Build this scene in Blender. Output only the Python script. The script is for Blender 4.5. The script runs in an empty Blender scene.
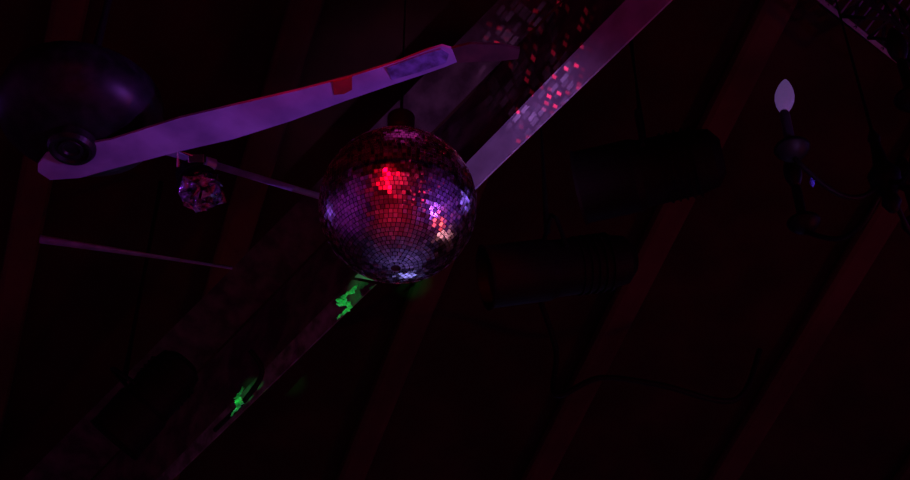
import bpy, bmesh, math, random
from mathutils import Vector, Matrix, Quaternion
random.seed(7)
S=bpy.context.scene
COL=S.collection
S.view_settings.view_transform='Standard'
# ---------------------------------------------------------------- camera
EL=math.radians(38); F=1264.0
CAM=Vector((0,0,1.6))
fw=Vector((0,math.cos(EL),math.sin(EL))); up=Vector((0,-math.sin(EL),math.cos(EL))); rt=Vector((1,0,0))
cd=bpy.data.cameras.new("camera"); cd.lens=50; cd.sensor_width=36; cd.clip_start=0.05
cam=bpy.data.objects.new("camera",cd); COL.objects.link(cam)
cam.location=CAM; cam.rotation_euler=(math.radians(90)+EL,0,0); S.camera=cam
def ray(x,y): return fw+rt*((x-455)/F)+up*((240-y)/F)
def P(x,y,d): return CAM+ray(x,y)*d
def onplane(x,y,p0,n):
    r=ray(x,y); return CAM+r*((p0-CAM).dot(n)/r.dot(n))
# ---------------------------------------------------------------- materials
def mat(name,col,rough=0.6,metal=0.0,noise=0.0,nscale=20,col2=None,emit=None,es=0,bump=0.0,spec=0.5,bscale=None):
    m=bpy.data.materials.new(name); m.use_nodes=True
    nt=m.node_tree; b=nt.nodes["Principled BSDF"]
    b.inputs["Roughness"].default_value=rough; b.inputs["Metallic"].default_value=metal
    b.inputs["Base Color"].default_value=(*col,1); b.inputs["Specular IOR Level"].default_value=spec
    tc=nt.nodes.new("ShaderNodeTexCoord")
    nz=nt.nodes.new("ShaderNodeTexNoise"); nz.inputs["Scale"].default_value=nscale; nz.inputs["Detail"].default_value=6
    nt.links.new(tc.outputs["Object"],nz.inputs["Vector"])
    cr=nt.nodes.new("ShaderNodeValToRGB")
    c2=col2 or tuple(c*(1-noise) for c in col)
    cr.color_ramp.elements[0].position=0.38; cr.color_ramp.elements[1].position=0.66
    cr.color_ramp.elements[0].color=(*c2,1); cr.color_ramp.elements[1].color=(*col,1)
    nt.links.new(nz.outputs["Fac"],cr.inputs["Fac"]); nt.links.new(cr.outputs["Color"],b.inputs["Base Color"])
    if bump:
        bp=nt.nodes.new("ShaderNodeBump"); bp.inputs["Strength"].default_value=bump; bp.inputs["Distance"].default_value=0.01
        nt.links.new(nz.outputs["Fac"],bp.inputs["Height"]); nt.links.new(bp.outputs["Normal"],b.inputs["Normal"])
    if emit:
        b.inputs["Emission Color"].default_value=(*emit,1); b.inputs["Emission Strength"].default_value=es
    return m
M_ceil=mat("dark_ceiling_boards",(0.028,0.012,0.007),0.95,noise=0.4,nscale=3,spec=0.12)
M_raft=mat("oxide_painted_rafter",(0.065,0.027,0.018),0.9,noise=0.5,nscale=2.5,spec=0.12)
M_wall=mat("wall_paint",(0.30,0.28,0.30),0.8,noise=0.3,nscale=2)
M_floor=mat("hall_floor",(0.25,0.22,0.22),0.5,noise=0.4,nscale=4)
M_black=mat("black_enamel",(0.006,0.004,0.004),0.6,noise=0.3,spec=0.08)
M_steel=mat("painted_steel",(0.36,0.37,0.44),0.5,metal=0.0,noise=0.3,nscale=10,bump=0.1,spec=0.3)
M_steeld=mat("dusty_dark_steel",(0.07,0.045,0.045),0.8,nscale=11,col2=(0.025,0.014,0.014),spec=0.2)
M_steelo=mat("shaded_dusty_steel",(0.17,0.16,0.16),0.8,nscale=14,col2=(0.05,0.045,0.045),spec=0.2)  # dusty flange length, darkened so its colour carries the shade
M_lat=mat("black_truss_steel",(0.012,0.012,0.014),0.6,noise=0.4,spec=0.2)
M_pipe=mat("galvanised_pipe",(0.32,0.34,0.5),0.4,metal=0.3,noise=0.3)
M_slat=mat("dull_slats",(0.14,0.12,0.22),0.5,noise=0.3,spec=0.2)
M_blade=mat("worn_pale_blade",(0.34,0.33,0.50),0.5,nscale=6,col2=(0.20,0.19,0.31),bump=0.1,spec=0.2)
M_bladed=mat("brown_blade_tip",(0.07,0.03,0.025),0.6,noise=0.5)
M_red=mat("red_blade_patch",(0.35,0.004,0.015),0.5,noise=0.4)  # small flat red patch under the blade
M_bluepatch=mat("mottled_blue_patch",(0.22,0.22,0.50),0.4,metal=0.2,nscale=28,col2=(0.08,0.07,0.16))  # mottled blue patch near the blade end
M_hub=mat("speckled_dark_housing",(0.014,0.011,0.014),0.4,metal=0.0,nscale=25,col2=(0.004,0.003,0.004),spec=0.22)
M_chrome=mat("chrome",(0.7,0.7,0.72),0.18,metal=1.0,noise=0.1)
M_brass=mat("dark_brass",(0.006,0.005,0.006),0.5,metal=0.1,noise=0.3,spec=0.12)
M_bulb=mat("frosted_bulb",(0.12,0.08,0.24),0.4,noise=0.25,nscale=30,emit=(0.50,0.24,0.92),es=0.13)
M_sleeve=mat("dark_sleeve",(0.02,0.018,0.03),0.5,noise=0.2,spec=0.2)
M_unlit=mat("dark_bulb_glass",(0.006,0.006,0.008),0.4,noise=0.2,spec=0.15)
M_glass=mat("smoked_lens_glass",(0.60,0.60,0.80),0.06,metal=0.9,nscale=40,col2=(0.03,0.03,0.06),bump=0.9)
M_drop=mat("blue_glint_drop",(0.15,0.18,0.9),0.1,metal=0.5,noise=0.3)  # blue of a glint put into the base colour
M_glint=mat("green_glint_scrap",(0.2,0.8,0.5),0.35,nscale=25,col2=(0.03,0.16,0.09),bump=0.6)  # green laser light tinted into the base colour
M_core=mat("ball_core",(0.03,0.02,0.03),0.6,noise=0.3)
M_mir=bpy.data.materials.new("mirror_tile"); M_mir.use_nodes=True
nt=M_mir.node_tree; b=nt.nodes["Principled BSDF"]; b.inputs["Metallic"].default_value=1; b.inputs["Roughness"].default_value=0.16
ge=nt.nodes.new("ShaderNodeNewGeometry"); cr=nt.nodes.new("ShaderNodeValToRGB")
cr.color_ramp.elements[0].color=(0.45,0.43,0.47,1); cr.color_ramp.elements[1].color=(0.95,0.93,0.96,1)
nt.links.new(ge.outputs["Random Per Island"],cr.inputs["Fac"]); nt.links.new(cr.outputs["Color"],b.inputs["Base Color"])
mr=nt.nodes.new("ShaderNodeMapRange"); mr.inputs["To Min"].default_value=0.14; mr.inputs["To Max"].default_value=0.28
nt.links.new(ge.outputs["Random Per Island"],mr.inputs["Value"]); nt.links.new(mr.outputs["Result"],b.inputs["Roughness"])
# ---------------------------------------------------------------- helpers
def empty(name,loc,label,cat,**kw):
    o=bpy.data.objects.new(name,None); COL.objects.link(o); o.location=loc; o.empty_display_size=0.05
    o["label"]=label; o["category"]=cat
    for k,v in kw.items(): o[k]=v
    return o
def wpos(o):
    p=Vector(o.location)
    while o.parent: o=o.parent; p+=Vector(o.location)
    return p
def fin(name,bm,m,parent=None,smooth=False,label=None,cat=None,kind=None,bevel=0,origin=None):
    bmesh.ops.recalc_face_normals(bm,faces=bm.faces)
    if origin is None:
        origin=Vector((0,0,0))
        for v in bm.verts: origin+=v.co
        origin/=max(1,len(bm.verts))
    for v in bm.verts: v.co-=origin
    me=bpy.data.meshes.new(name); bm.to_mesh(me); bm.free()
    for mm in (m if isinstance(m,list) else [m]): me.materials.append(mm)
    if smooth:
        for p in me.polygons: p.use_smooth=True
    o=bpy.data.objects.new(name,me); COL.objects.link(o)
    if parent: o.parent=parent; o.location=origin-wpos(parent)
    else: o.location=origin
    if label: o["label"]=label
    if cat: o["category"]=cat
    if kind: o["kind"]=kind
    if bevel:
        md=o.modifiers.new("bevel","BEVEL"); md.width=bevel; md.segments=2; md.limit_method='ANGLE'
    return o
def frame(d):
    d=d.normalized(); a=Vector((0,0,1)) if abs(d.z)<0.95 else Vector((1,0,0))
    x=d.cross(a).normalized(); y=x.cross(d).normalized(); return x,y,d
def tube(bm,pts,rad,seg=12,cap=True):
    rings=[]
    n=len(pts)
    rr=rad if isinstance(rad,(list,tuple)) else [rad]*n
    px=None
    for i,p in enumerate(pts):
        d=(pts[min(i+1,n-1)]-pts[max(i-1,0)]).normalized()
        if px is None: x,y,_=frame(d)
        else:
            x=(px-d*px.dot(d)).normalized(); y=d.cross(x)
        px=x
        rings.append([bm.verts.new(p+(x*math.cos(2*math.pi*k/seg)+y*math.sin(2*math.pi*k/seg))*rr[i]) for k in range(seg)])
    for i in range(n-1):
        for k in range(seg):
            bm.faces.new((rings[i][k],rings[i][(k+1)%seg],rings[i+1][(k+1)%seg],rings[i+1][k]))
    if cap: bm.faces.new(rings[0]); bm.faces.new(rings[-1])
def lathe(bm,base,axis,prof,seg=32):
    x,y,d=frame(axis); rings=[]
    for r,h in prof:
        c=base+d*h
        if r<1e-5: rings.append([bm.verts.new(c)])
        else: rings.append([bm.verts.new(c+(x*math.cos(2*math.pi*k/seg)+y*math.sin(2*math.pi*k/seg))*r) for k in range(seg)])
    for a,bb in zip(rings,rings[1:]):
        for k in range(seg):
            k2=(k+1)%seg
            if len(a)==1 and len(bb)==1: continue
            if len(a)==1: bm.faces.new((a[0],bb[k],bb[k2]))
            elif len(bb)==1: bm.faces.new((a[k],a[k2],bb[0]))
            else: bm.faces.new((a[k],a[k2],bb[k2],bb[k]))
    for e in (rings[0],rings[-1]):
        if len(e)>1: bm.faces.new(e)
def obox(bm,c,x,y,z):
    vs=[bm.verts.new(c+x*i+y*j+z*k) for i in(-1,1) for j in(-1,1) for k in(-1,1)]
    for f in((0,1,3,2),(4,6,7,5),(0,4,5,1),(2,3,7,6),(0,2,6,4),(1,5,7,3)): bm.faces.new([vs[i] for i in f])
def prism(bm,sections):
    R=[[bm.verts.new(p) for p in s] for s in sections]; n=len(R[0])
    for a,bb in zip(R,R[1:]):
        for k in range(n): bm.faces.new((a[k],a[(k+1)%n],bb[(k+1)%n],bb[k]))
    bm.faces.new(R[0]); bm.faces.new(R[-1])
# ---------------------------------------------------------------- room
A=math.radians(20)
cp=CAM+fw*6.5; cn=Vector((0,math.sin(A),math.cos(A)))
def cz(y): return cp.z-(y-cp.y)*math.tan(A)
RY=-1.0; ZR=cz(RY); YF=12.0; YB=-14.0; X=7.0
def slab(name,pts,th,n,m,label,cat):
    bm=bmesh.new(); prism(bm,[pts,[p+n*th for p in pts]])
    return fin(name,bm,m,label=label,cat=cat,kind="structure")
V=Vector
slab("ceiling",[V((-X,RY,ZR)),V((X,RY,ZR)),V((X,YF,cz(YF))),V((-X,YF,cz(YF)))],0.15,cn,M_ceil,"black sloping ceiling boards above the rafters","ceiling")
slab("ceiling",[V((-X,RY,ZR)),V((X,RY,ZR)),V((X,YB,cz(YF))),V((-X,YB,cz(YF)))],0.15,V((0,-cn.y,cn.z)),M_ceil,"black sloping ceiling boards of the opposite roof slope","ceiling")
slab("floor",[V((-X,YB,0)),V((X,YB,0)),V((X,YF,0)),V((-X,YF,0))],-0.1,V((0,0,1)),M_floor,"dark hall floor","floor")
slab("wall_front",[V((-X,YF,0)),V((X,YF,0)),V((X,YF,cz(YF))),V((-X,YF,cz(YF)))],0.15,V((0,1,0)),M_wall,"painted end wall","wall")
slab("wall_back",[V((-X,YB,0)),V((X,YB,0)),V((X,YB,cz(YF))),V((-X,YB,cz(YF)))],-0.15,V((0,1,0)),M_wall,"painted end wall","wall")
for nm,s in(("wall_left",-1),("wall_right",1)):
    slab(nm,[V((s*X,YB,0)),V((s*X,YF,0)),V((s*X,YF,cz(YF))),V((s*X,RY,ZR)),V((s*X,YB,cz(YF)))],0.15*s,V((1,0,0)),M_wall,"painted gable side wall","wall")
a0=onplane(535,475,cp,cn); a1=onplane(775,0,cp,cn); rd=(a1-a0).normalized(); side=rd.cross(cn).normalized()
b0=onplane(350,475,cp,cn); sp=abs((b0-a0).dot(side)); sgn=1 if (b0-a0).dot(side)>0 else -1
for i in range(-3,6):
    o=a0+side*(sgn*sp*i)
    lo,hi=-20,20
    for comp,mn,mx in((0,-X+0.12,X-0.12),(1,RY+0.02,YF-0.1)):
        t1=(mn-o[comp])/rd[comp]; t2=(mx-o[comp])/rd[comp]
        lo=max(lo,min(t1,t2)); hi=min(hi,max(t1,t2))
    if hi-lo<1.5: continue
    p,q=o+rd*lo,o+rd*hi
    bm=bmesh.new(); c=(p+q)/2-cn*0.047
    obox(bm,c,rd*((hi-lo)/2-0.05),side*0.080,cn*0.045)
    r=fin("rafter",bm,M_raft,label="dark oxide-red painted timber rafter under the ceiling",cat="rafter",bevel=0.035); r["group"]="ceiling rafters"
# ---------------------------------------------------------------- mirror ball
BC=P(398,205,4.0); R=80/F*4.0*0.985
ball=empty("mirror_ball",BC+V((0,0,R+0.03)),"round mirror ball of small square mirror tiles, lit red and violet","mirror ball")
bm=bmesh.new(); bmesh.ops.create_icosphere(bm,subdivisions=5,radius=R*0.985)
for v in bm.verts: v.co+=BC
fin("ball_core",bm,M_core,ball,smooth=True,origin=BC)
bm=bmesh.new(); NR=56; dth=math.pi/NR
for i in range(1,NR-1):
    thm=i*dth+dth/2
    n=max(6,int(round(2*math.pi*math.sin(thm)/dth)))
    rowt=random.gauss(0,0.014)
    for k in range(n):
        ph=2*math.pi*k/n; dph=2*math.pi/n
        nrm=V((math.sin(thm)*math.cos(ph),math.sin(thm)*math.sin(ph),math.cos(thm)))
        e1=V((-math.sin(ph),math.cos(ph),0)); e2=nrm.cross(e1)
        t1,t2=random.gauss(0,0.03),random.gauss(0,0.035)+rowt
        nn=(nrm+e1*t1+e2*t2).normalized(); e1=(e1-nn*e1.dot(nn)).normalized(); e2=nn.cross(e1)
        hw=0.415*R*dph*math.sin(thm); hh=0.43*R*dth
        obox(bm,BC+nrm*(R*0.992),e1*hw,e2*hh,nn*0.0022)
fin("mirror_tiles",bm,M_mir,ball,origin=BC)
bm=bmesh.new(); lathe(bm,BC+V((0,0,R*0.97)),V((0,0,1)),[(0.0,0),(0.07,0),(0.068,0.015),(0.03,0.03),(0.018,0.06),(0.0,0.062)])
fin("mounting_cap",bm,M_chrome,ball,smooth=False)
bm=bmesh.new(); lathe(bm,BC+V((0,0,R+0.06)),V((0,0,1)),[(0,0),(0.042,0),(0.046,0.01),(0.046,0.07),(0.035,0.08),(0,0.08)],24)
fin("motor_housing",bm,M_black,ball)
topz=cz(BC.y)
bm=bmesh.new(); tube(bm,[BC+V((0,0,R+0.03)),V((BC.x,BC.y,topz))],0.006,8)
fin("hanging_rod",bm,M_black,ball)
# ---------------------------------------------------------------- main steel beam
beam_o=P(480,150,5.2)
beam=empty("steel_beam",beam_o,"long painted steel beam catching violet light behind the mirror ball","beam")
p_top=[P(708,-36,4.6),P(172,479,6.3)]
q_top=[P(655,-30,4.75),P(163,473,6.35)]
dB=(p_top[1]-p_top[0]).normalized()
def ext(a,bv,t): return a+(bv-a)*t
def face(A0,B0,th,lift=0.0,ts=(-0.05,0.33,0.66,1.15)):
    bm=bmesh.new(); sec=[]
    for t in ts:
        a=ext(A0[0],A0[1],t); c=ext(B0[0],B0[1],t); n=(c-a).cross(dB).normalized()
        if n.dot(fw)<0: n=-n
        a=a+n*lift; c=c+n*lift
        sec.append([a,c,c+n*th,a+n*th])
    prism(bm,sec); return bm
w0=[P(590,-30,5.2),P(112,458,6.75)]
w1=[P(528,-30,5.3),P(62,440,6.75)]
fin("flange",face(p_top,q_top,0.012,0,(-0.05,0.3,0.54)),M_steel,beam,label="violet-lit painted lower flange")
fin("flange",face(p_top,q_top,0.012,0,(0.545,0.8,1.15)),M_steelo,beam,label="dusty length of lower flange with shade put into its colour")
fin("web",face(q_top,w0,0.01,0.014),M_steeld,beam,label="dusty dark web")
fin("upper_flange",face(w0,w1,0.012,0.012),M_steeld,beam,label="dusty dark upper flange")
# ---------------------------------------------------------------- ceiling fan
hub=P(72,146,3.7); hz=hub.z; up3=V((0,0,1))
fan=empty("ceiling_fan",hub,"ceiling fan with long pale curved blade lit violet","ceiling fan")
bm=bmesh.new(); lathe(bm,hub+V((0,0,0.015)),up3,[(0,0),(0.10,0.0),(0.17,0.02),(0.225,0.06),(0.245,0.12),(0.235,0.18),(0.15,0.24),(0.04,0.28),(0,0.28)],48)
fin("motor_housing",bm,M_hub,fan,smooth=True,label="dark rounded motor housing")
bm=bmesh.new(); lathe(bm,hub+V((0,0,-0.022)),up3,[(0,0.012),(0.022,0.012),(0.026,0.006),(0.036,0.006),(0.04,0.012),(0.048,0.012),(0.053,0.0),(0.062,0.0),(0.07,0.012),(0.072,0.036),(0,0.036)],40)
fin("switch_cap",bm,M_hub,fan,smooth=False,label="small ringed cap under the motor housing")
bm=bmesh.new(); tube(bm,[hub+V((0,0,0.2)),V((hub.x,hub.y,cz(hub.y)))],0.016,12); fin("downrod",bm,M_black,fan)
UP=[(38,164),(46,154),(75,146),(110,140),(145,129),(180,118),(240,104),(300,90),(350,77),(400,61),(425,51),(442,46),(452,49)]
LO=[(38,172),(50,180),(80,178),(112,169),(147,160),(177,152),(234,139),(291,121),(345,101),(395,84),(425,74),(445,67),(457,62)]
def hpl(x,y,dz=0): return onplane(x,y,V((0,0,hz+dz)),up3)
bm=bmesh.new(); sec=[]
for (ux,uy),(lx,ly) in zip(UP,LO):
    a=hpl(ux,uy); c=hpl(lx,ly)
    pr=[(0,0),(0.25,-0.002),(0.5,-0.003),(0.75,-0.002),(1,0)]
    bot=[a.lerp(c,t)+V((0,0,z)) for t,z in pr]
    sec.append(bot+[p+V((0,0,.008)) for p in reversed(bot)])
prism(bm,sec)
bl=fin("blade",bm,M_blade,fan,smooth=True,label="pale curved blade lit violet",origin=hub)
md=bl.modifiers.new("e","EDGE_SPLIT"); md.split_angle=math.radians(45)
bm=bmesh.new(); sec=[]
for a_,b_ in(((450,49),(456,63)),((470,44),(475,62)),((500,45),(500,61)),((520,49),(518,59))):
    a=hpl(*a_); c=hpl(*b_); sec.append([a,c,c+V((0,0,.008)),a+V((0,0,.008))])
prism(bm,sec); fin("blade_tip",bm,M_bladed,fan,label="dark brown blade tip")
def patch(name,cor,m,label,dz=-0.0045):
    bm=bmesh.new(); pts=[hpl(x,y,dz) for x,y in cor]
    prism(bm,[pts,[p+V((0,0,.003)) for p in pts]]); fin(name,bm,m,fan,label=label)
patch("red_patch",[(333,82),(352,77),(352,90),(344,94),(334,95)],M_red,"red patch")
patch("blue_patch",[(386,68),(425,54),(441,49),(449,54),(446,63),(420,72),(392,80)],M_bluepatch,"mottled blue patch")
# ---------------------------------------------------------------- pipes
def pipe(name,a,bv,r,m,label,cat,collars=(),taper=1.0):
    e=empty(name,a,label,cat)
    bm=bmesh.new(); tube(bm,[a,bv],[r,r*taper],16); fin("tube",bm,m,e,smooth=True)
    d=(bv-a).normalized()
    for t in collars:
        bm=bmesh.new(); c=a+(bv-a)*t
        lathe(bm,c-d*0.02,d,[(r*1.02,0),(r*1.4,0),(r*1.4,0.04),(r*1.02,0.04)],20); fin("collar",bm,m,e)
    return e
pipe("support_pipe",P(150,146,4.7),P(420,226,5.35),0.0165,M_pipe,"slim galvanised pipe running behind the mirror ball","pipe",(0.2,))
pipe("crossbar_pipe",P(40,239,5.2),P(232,268,5.6),0.018,M_pipe,"thin dull pipe under the ceiling","pipe",(),0.4)
# ---------------------------------------------------------------- small glass lamp on pipe
lc=P(197,183,4.66)
lamp=empty("clip_spotlight",lc,"small clip-on spotlight with glinting glass lens","spotlight")
ax=(rt*0.45-up*0.45-fw*0.75).normalized(); k_=1.3
bm=bmesh.new(); lathe(bm,lc-ax*0.09*k_,ax,[(r*k_,h*k_) for r,h in[(0,0),(0.03,0.0),(0.042,0.02),(0.05,0.07),(0.062,0.10),(0.062,0.125),(0.054,0.125),(0.05,0.112),(0.0,0.112)]],32)
fin("lamp_body",bm,M_black,lamp,smooth=False)
bm=bmesh.new(); lathe(bm,lc+ax*0.022*k_,ax,[(r*k_,h*k_) for r,h in[(0.054,0.004),(0.056,0.018),(0.05,0.026),(0.046,0.036),(0.036,0.045),(0.028,0.055),(0.013,0.06),(0,0.065)]],11)
rq=random.Random(11)
for v in bm.verts: v.co+=V((rq.uniform(-1.5,1.8),rq.uniform(-1,1),rq.uniform(-1.4,1)))*0.019
fin("lens",bm,M_glass,lamp,smooth=False,label="smoked faceted glass lens")
bm=bmesh.new()
x,y,_=frame(ax)
for s in(-1,1):
    tube(bm,[lc-ax*0.03+x*0.085*s,lc-ax*0.03+x*0.088*s+up*0.06,lc+x*0.02*s+up*0.09],0.007,8)
fin("yoke",bm,M_chrome,lamp)
bm=bmesh.new(); obox(bm,lc+up*0.09,rt*0.03,up*0.018,fw*0.02); fin("clamp",bm,M_chrome,lamp,bevel=0.004)
# ---------------------------------------------------------------- crumpled ribbons for the green glints on the beam
def ribbon(name,pts,wid,seed,label):
    rnd=random.Random(seed); bm=bmesh.new()
    N=34
    def ip(t):
        f=t*(len(pts)-1); i=min(int(f),len(pts)-2); return pts[i].lerp(pts[i+1],f-i)
    rows=[]
    for i in range(N):
        t=i/(N-1); c=ip(t); w=wid*(0.25+0.9*math.sin(math.pi*t)**0.6)*rnd.uniform(0.15,1.3)
        row=[]
        for j in range(5):
            s=(j-2)/2
            row.append(bm.verts.new(c+rt*(w*s)+V((rnd.uniform(-1,1),rnd.uniform(-1,1),rnd.uniform(-1,1)))*wid*0.5+up*(w*s*0.5)))
        rows.append(row)
    for a,bb in zip(rows,rows[1:]):
        for j in range(4): bm.faces.new((a[j],a[j+1],bb[j+1],bb[j]))
    o=fin(name,bm,M_glint,label=label,cat="glint_ribbon")
    md=o.modifiers.new("s","SOLIDIFY"); md.thickness=0.0015
    o["group"]="green glint ribbons on the beam"
D1=5.1
ribbon("glint_ribbon",[P(358,284,D1),P(353,291,D1),P(339,299,D1),P(350,307,D1),P(337,319,D1)],0.016,3,"crumpled ribbon below the mirror ball, green glint partly tinted into its colour")
ribbon("glint_ribbon",[P(243,388,5.6),P(237,398,5.58),P(240,405,5.55),P(231,416,5.6)],0.012,8,"short crumpled ribbon, green glint partly tinted into its colour")
def cable(name,pts,r,label):
    bm=bmesh.new(); out=[]
    q=[pts[0]]+pts+[pts[-1]]
    for i in range(1,len(q)-2):
        for k in range(8):
            t=k/8; p0,p1,p2,p3=q[i-1],q[i],q[i+1],q[i+2]
            out.append(0.5*((2*p1)+(p2-p0)*t+(2*p0-5*p1+4*p2-p3)*t*t+(3*p1-p0-3*p2+p3)*t**3))
    out.append(pts[-1]); tube(bm,out,r,8); fin(name,bm,M_black,smooth=True,label=label,cat="cable")
cable("cable",[P(540,300,6.0),P(556,350,6.0),P(556,395,5.9),P(600,378,5.9),P(660,385,5.9),P(735,400,6.0),P(760,350,6.2)],0.014,"black cable drooping under the ceiling")
cable("cable",[P(250,350,5.6),P(262,372,5.6),P(245,400,5.65),P(215,430,5.8)],0.012,"black cable looped beside the steel beam")
# ---------------------------------------------------------------- stage lights (black)
def stage(name,c,ax,L,Rr,label):
    e=empty(name,c,label,"stage light",group="black stage lights")
    ax=ax.normalized()
    bm=bmesh.new(); lathe(bm,c-ax*L*0.5,ax,[(0,0),(Rr*0.45,0),(Rr*0.75,L*0.06),(Rr*0.85,L*0.2),(Rr*0.88,L*0.55),(Rr*0.95,L*0.6),(Rr*0.95,L*0.98),(Rr,L),(Rr*0.9,L),(Rr*0.86,L*0.93),(0,L*0.9)],40)
    fin("lamp_housing",bm,M_black,e)
    bm=bmesh.new()
    for k in range(5):
        lathe(bm,c-ax*L*(0.32-0.05*k),ax,[(Rr*0.84,0),(Rr*0.92,0),(Rr*0.92,L*0.015),(Rr*0.84,L*0.015)],32)
    fin("cooling_fins",bm,M_black,e)
    bm=bmesh.new()
    side=ax.cross(V((0,0,1))).normalized(); u=side.cross(ax).normalized()
    if u.z<0:u=-u
    pts=[c+side*Rr*1.08,c+side*Rr*1.08+u*Rr*1.1,c+side*Rr*0.8+u*Rr*1.45,c-side*Rr*0.8+u*Rr*1.45,c-side*Rr*1.08+u*Rr*1.1,c-side*Rr*1.08]
    tube(bm,pts,Rr*0.07,8); fin("yoke",bm,M_black,e)
    bm=bmesh.new(); t=c+u*Rr*1.4; tube(bm,[t,V((t.x,t.y,cz(t.y)-0.11))],0.014,10); fin("drop_pole",bm,M_black,e)
    return e
stage("stage_light",P(560,268,5.0),(-rt*1.0-up*0.12-fw*0.25),0.62,0.13,"black cylindrical stage light with finned housing beside the mirror ball")
stage("stage_light",P(650,172,5.2),(-rt*1.0-up*0.22+fw*0.2),0.60,0.16,"large black stage light hanging beside the candle lamp")
stage("stage_light",P(150,400,5.4),(-rt*0.5-up*0.6-fw*0.3),0.45,0.13,"black stage light next to the steel beam")
# ---------------------------------------------------------------- chandelier
bb=P(784,112,3.9)
ch=empty("chandelier",bb,"dark brass chandelier with pale frosted candle bulb","chandelier")
def candle(base,lit):
    axc=V((0.19,0,1)) if lit else up3
    bm=bmesh.new(); lathe(bm,base,axc,[(r*0.85,h) for r,h in[(0.013,0),(0.02,0.01),(0.029,0.028),(0.035,0.05),(0.0355,0.07),(0.032,0.088),(0.025,0.108),(0.016,0.126),(0.007,0.139),(0,0.143)]],24)
    fin("candle_bulb",bm,M_bulb if lit else M_unlit,ch,smooth=True,label="pale frosted flame-shaped bulb" if lit else "dark unlit candle bulb")
    bm=bmesh.new(); lathe(bm,base-up3*0.16,up3,[(0,0),(0.016,0),(0.016,0.15),(0.013,0.16),(0,0.16)],20); fin("candle_sleeve",bm,M_sleeve if lit else M_unlit,ch)
    bm=bmesh.new(); lathe(bm,base-up3*0.19,up3,[(0,0),(0.012,0),(0.035,0.012),(0.05,0.03),(0.054,0.04),(0.045,0.035),(0,0.03)],28); fin("drip_cup",bm,M_brass,ch,smooth=True)
cc=bb+V((0.30,0.10,-0.02))
rad=math.hypot(0.3,0.1)
for k in range(5):
    a=math.atan2(-0.10,-0.30)+k*2*math.pi/5
    base=cc+V((math.cos(a)*rad,math.sin(a)*rad,0.02)); candle(base,k==0)
    bm=bmesh.new(); o_=V((math.cos(a),math.sin(a),0)); pts=[]
    for i in range(13):
        t=i/12; pts.append(cc+o_*(rad*t)+V((0,0,-0.17-0.11*math.sin(math.pi*t))))
    tube(bm,pts,0.008,10); fin("arm",bm,M_brass,ch,smooth=True)
bm=bmesh.new(); lathe(bm,cc+V((0,0,-0.30)),up3,[(0,0),(0.015,0.01),(0.03,0.04),(0.02,0.07),(0.045,0.11),(0.05,0.15),(0.025,0.19),(0.015,0.28),(0.02,0.30),(0.01,0.33),(0,0.33)],28)
fin("centre_column",bm,M_brass,ch,smooth=True)
bm=bmesh.new(); tube(bm,[cc+V((0,0,0.02)),V((cc.x,cc.y,cz(cc.y)))],0.006,8); fin("hanging_rod",bm,M_brass,ch)
cd_=cc+(bb-cc)*0.86; cdp=V((cd_.x,cd_.y,cc.z-0.235))
bm=bmesh.new(); lathe(bm,cdp-up3*0.04,up3,[(0,0),(0.007,0.012),(0.009,0.022),(0.004,0.037),(0,0.04)],8); fin("blue_glint_drop",bm,M_drop,ch)  # drop added to stand in for a blue glint
# ---------------------------------------------------------------- lighting truss
ta=P(770,-40,5.0); tb=P(960,110,5.4); td=(tb-ta); tn=td.normalized()
tr=empty("lighting_truss",ta,"dark metal lighting truss with crossed lattice bars","truss")
tu=(up-tn*up.dot(tn)).normalized()*0.20; tw=tn.cross(tu).normalized()*0.20
offs=[V((0,0,0)),tu,tw]
for k,o_ in enumerate(offs):
    bm=bmesh.new(); tube(bm,[ta+o_,tb+o_],0.010,12); fin("chord_tube",bm,M_lat if k else M_steel,tr,smooth=True)
n=7
for i in range(n):
    p=ta+td*(i/n); q=ta+td*((i+1)/n); m_=(p+q)/2
    for a_,b_ in((0,1),(1,2),(2,0)):
        bm=bmesh.new(); tube(bm,[p+offs[a_],m_+offs[b_]],0.008,8); tube(bm,[m_+offs[b_],q+offs[a_]],0.008,8)
        fin("lattice_bar",bm,M_lat,tr,smooth=True)
vc=P(885,5,5.6)
ve=empty("vent_grille",vc,"dark slatted ventilation grille near the truss","vent")
vx=(rt*0.8-up*0.6).normalized(); vy=(rt*0.6+up*0.8).normalized()
bm=bmesh.new()
for sg in(-1,1):
    obox(bm,vc+vx*0.22*sg,vx*0.012,vy*0.16,fw*0.015); obox(bm,vc+vy*0.16*sg,vx*0.232,vy*0.012,fw*0.015)
fin("grille_frame",bm,M_lat,ve)
bm=bmesh.new()
for i in range(9): obox(bm,vc+vx*(-0.18+0.045*i),(vx+fw*0.6).normalized()*0.004,vy*0.15,(fw-vx*0.6).normalized()*0.002)
fin("grille_slats",bm,M_slat,ve)
# ---------------------------------------------------------------- lights
def spot(name,loc,tgt,col,e,ang,blend=0.6,size=0.1):
    l=bpy.data.lights.new(name,'SPOT'); l.color=col; l.energy=e; l.spot_size=math.radians(ang); l.spot_blend=blend; l.shadow_soft_size=size
    o=bpy.data.objects.new(name,l); COL.objects.link(o); o.location=loc
    o.rotation_euler=(tgt-loc).to_track_quat('-Z','Y').to_euler(); return o
def refl(px,py):
    nx=(px-398)/79.; ny=-(py-205)/79.; nz=math.sqrt(max(0,1-nx*nx-ny*ny))
    d=(2*nz*nx,2*nz*ny,2*nz*nz-1)
    return (rt*d[0]+up*d[1]-fw*d[2]).normalized()
def ballspot(name,px,py,dist,col,e,size):
    spot(name,BC+refl(px,py)*dist,BC,col,e,math.degrees(2*math.atan(0.42/dist)),0.4,size)
ballspot("red_spot",391,182,6,(1,0.0,0.012),560,0.05)
ballspot("violet_right_ball_spot",464,200,5,(0.30,0.14,1.0),190,1.0)
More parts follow.
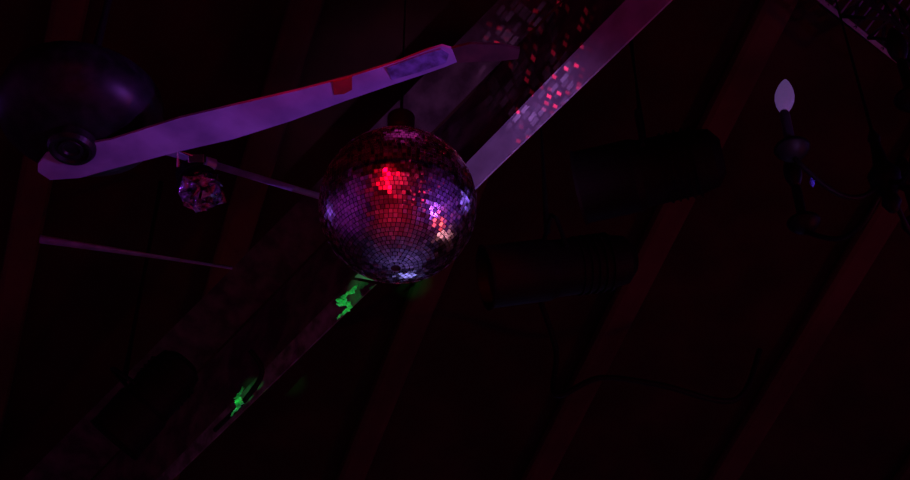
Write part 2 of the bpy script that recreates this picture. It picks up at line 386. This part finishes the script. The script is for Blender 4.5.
ballspot("violet_left_ball_spot",331,210,5,(0.36,0.10,1.0),60,1.0)
ballspot("pink_ball_spot",443,234,3.4,(1.0,0.36,0.42),11,0.12)
ballspot("lilac_under_ball_spot",405,276,4.5,(0.34,0.30,1.0),190,1.3)
ballspot("magenta_over_ball_spot",402,137,1.7,(0.8,0.04,0.5),2.5,0.4)
spot("violet_beam_spot",V((2.4,0.3,1.2)),P(520,140,4.9),(0.58,0.24,1.0),640,11,1.0)
spot("violet_blade_spot",V((6.3,0.0,0.6)),P(335,94,3.55),(0.42,0.09,1.0),1700,7.6,1.0)
spot("violet_pipe_spot",V((-6.0,0.2,1.0)),P(200,190,4.9),(0.42,0.10,1.0),380,6,1.0)
spot("violet_truss_spot",V((2.4,0.3,1.2)),P(880,20,5.2),(0.50,0.18,1.0),75,11,1.0)
spot("blue_glint_fill",V((2.4,0.3,1.2)),cdp,(0.05,0.08,1.0),60,1.4,1.0,0.03)  # unseen lamp added for the blue glint
spot("green_laser_upper",V((-1.2,0,1.0)),P(346,301,5.1),(0.0,1,0.16),750,2.4,1.0,0.01)
spot("green_laser_lower",V((-1.2,0,1.0)),P(237,402,5.6),(0.0,1,0.16),750,1.7,1.0,0.01)
spot("red_ceiling_wash",V((6.0,2.4,0.8)),P(330,200,6.5),(1.0,0.07,0.03),170,60,1.0,0.1)
spot("dim_beam_fill",V((-3.6,2.2,0.6)),P(235,360,6.2),(1.0,0.42,0.42),28,22,1.0,0.1)  # weak unseen fill added to lift the dim lower beam
# unseen room washes added to colour the mirror tile reflections
spot("violet_right_wall_wash",V((2.5,2.0,3.0)),V((7,1.0,2.4)),(0.30,0.06,1.0),1000,125,0.9,0.2)
spot("violet_left_wall_wash",V((-2.5,2.0,3.0)),V((-7,1.0,2.4)),(0.55,0.04,0.8),550,125,0.9,0.2)
spot("lilac_floor_wash",V((0.5,7.5,3.0)),V((0.2,6.5,0)),(0.35,0.22,1.0),450,130,0.9,0.2)
spot("red_floor_wash",V((-1.0,-2.5,5.5)),V((-0.3,-1.0,0)),(1.0,0.01,0.05),1900,85,1.0,0.2)
spot("red_back_wall_wash",V((0,-8.5,3.5)),V((0,-14,2.8)),(1.0,0.02,0.10),4600,135,0.8,0.2)
def fleck_lamp(name,loc,tgt,col,e,ang,sc,rot,th,pw,soft):  # patterned lamp standing in for flecks thrown by the mirror ball
    g=spot(name,loc,tgt,col,e,ang,0.8,0.0)
    l=g.data; l.use_nodes=True; nt=l.node_tree; em=nt.nodes["Emission"]
    tc=nt.nodes.new("ShaderNodeTexCoord"); vm=nt.nodes.new("ShaderNodeTexVoronoi"); vm.inputs["Scale"].default_value=1; vm.distance='CHEBYCHEV'; vm.inputs["Randomness"].default_value=0.45
    r0=nt.nodes.new("ShaderNodeMapping"); r0.inputs["Rotation"].default_value=(0,0,math.radians(rot))
    mp=nt.nodes.new("ShaderNodeMapping"); mp.inputs["Scale"].default_value=(*sc,0)
    nt.links.new(tc.outputs["Normal"],r0.inputs["Vector"]); nt.links.new(r0.outputs["Vector"],mp.inputs["Vector"]); nt.links.new(mp.outputs["Vector"],vm.inputs["Vector"])
    r1=nt.nodes.new("ShaderNodeMapRange"); r1.inputs["From Min"].default_value=th+soft; r1.inputs["From Max"].default_value=th-soft; r1.inputs["To Min"].default_value=0; r1.inputs["To Max"].default_value=1
    nt.links.new(vm.outputs["Distance"],r1.inputs["Value"])
    sp_=nt.nodes.new("ShaderNodeSeparateColor"); nt.links.new(vm.outputs["Color"],sp_.inputs["Color"])
    r2=nt.nodes.new("ShaderNodeMath"); r2.operation='POWER'; r2.inputs[1].default_value=pw
    nt.links.new(sp_.outputs["Red"],r2.inputs[0])
    r3=nt.nodes.new("ShaderNodeMath"); r3.operation='MULTIPLY'; nt.links.new(r1.outputs[0],r3.inputs[0]); nt.links.new(r2.outputs[0],r3.inputs[1])
    nt.links.new(r3.outputs[0],em.inputs["Strength"])
fleck_lamp("red_ball_flecks",P(430,290,3.0),P(480,8,5.3),(1,0.02,0.10),1500,28,(60,85),20,0.26,5,0.05)  # unseen, added for red flecks off the ball
fleck_lamp("violet_ball_flecks",P(500,290,3.2),P(525,95,4.9),(0.75,0.30,1.0),130,14,(38,100),-45,0.38,1.5,0.05)  # unseen, added for violet dashes off the ball
w=bpy.data.worlds.new("world"); S.world=w; w.use_nodes=True
w.node_tree.nodes["Background"].inputs["Color"].default_value=(0.5,0.1,0.2,1); w.node_tree.nodes["Background"].inputs["Strength"].default_value=0.002
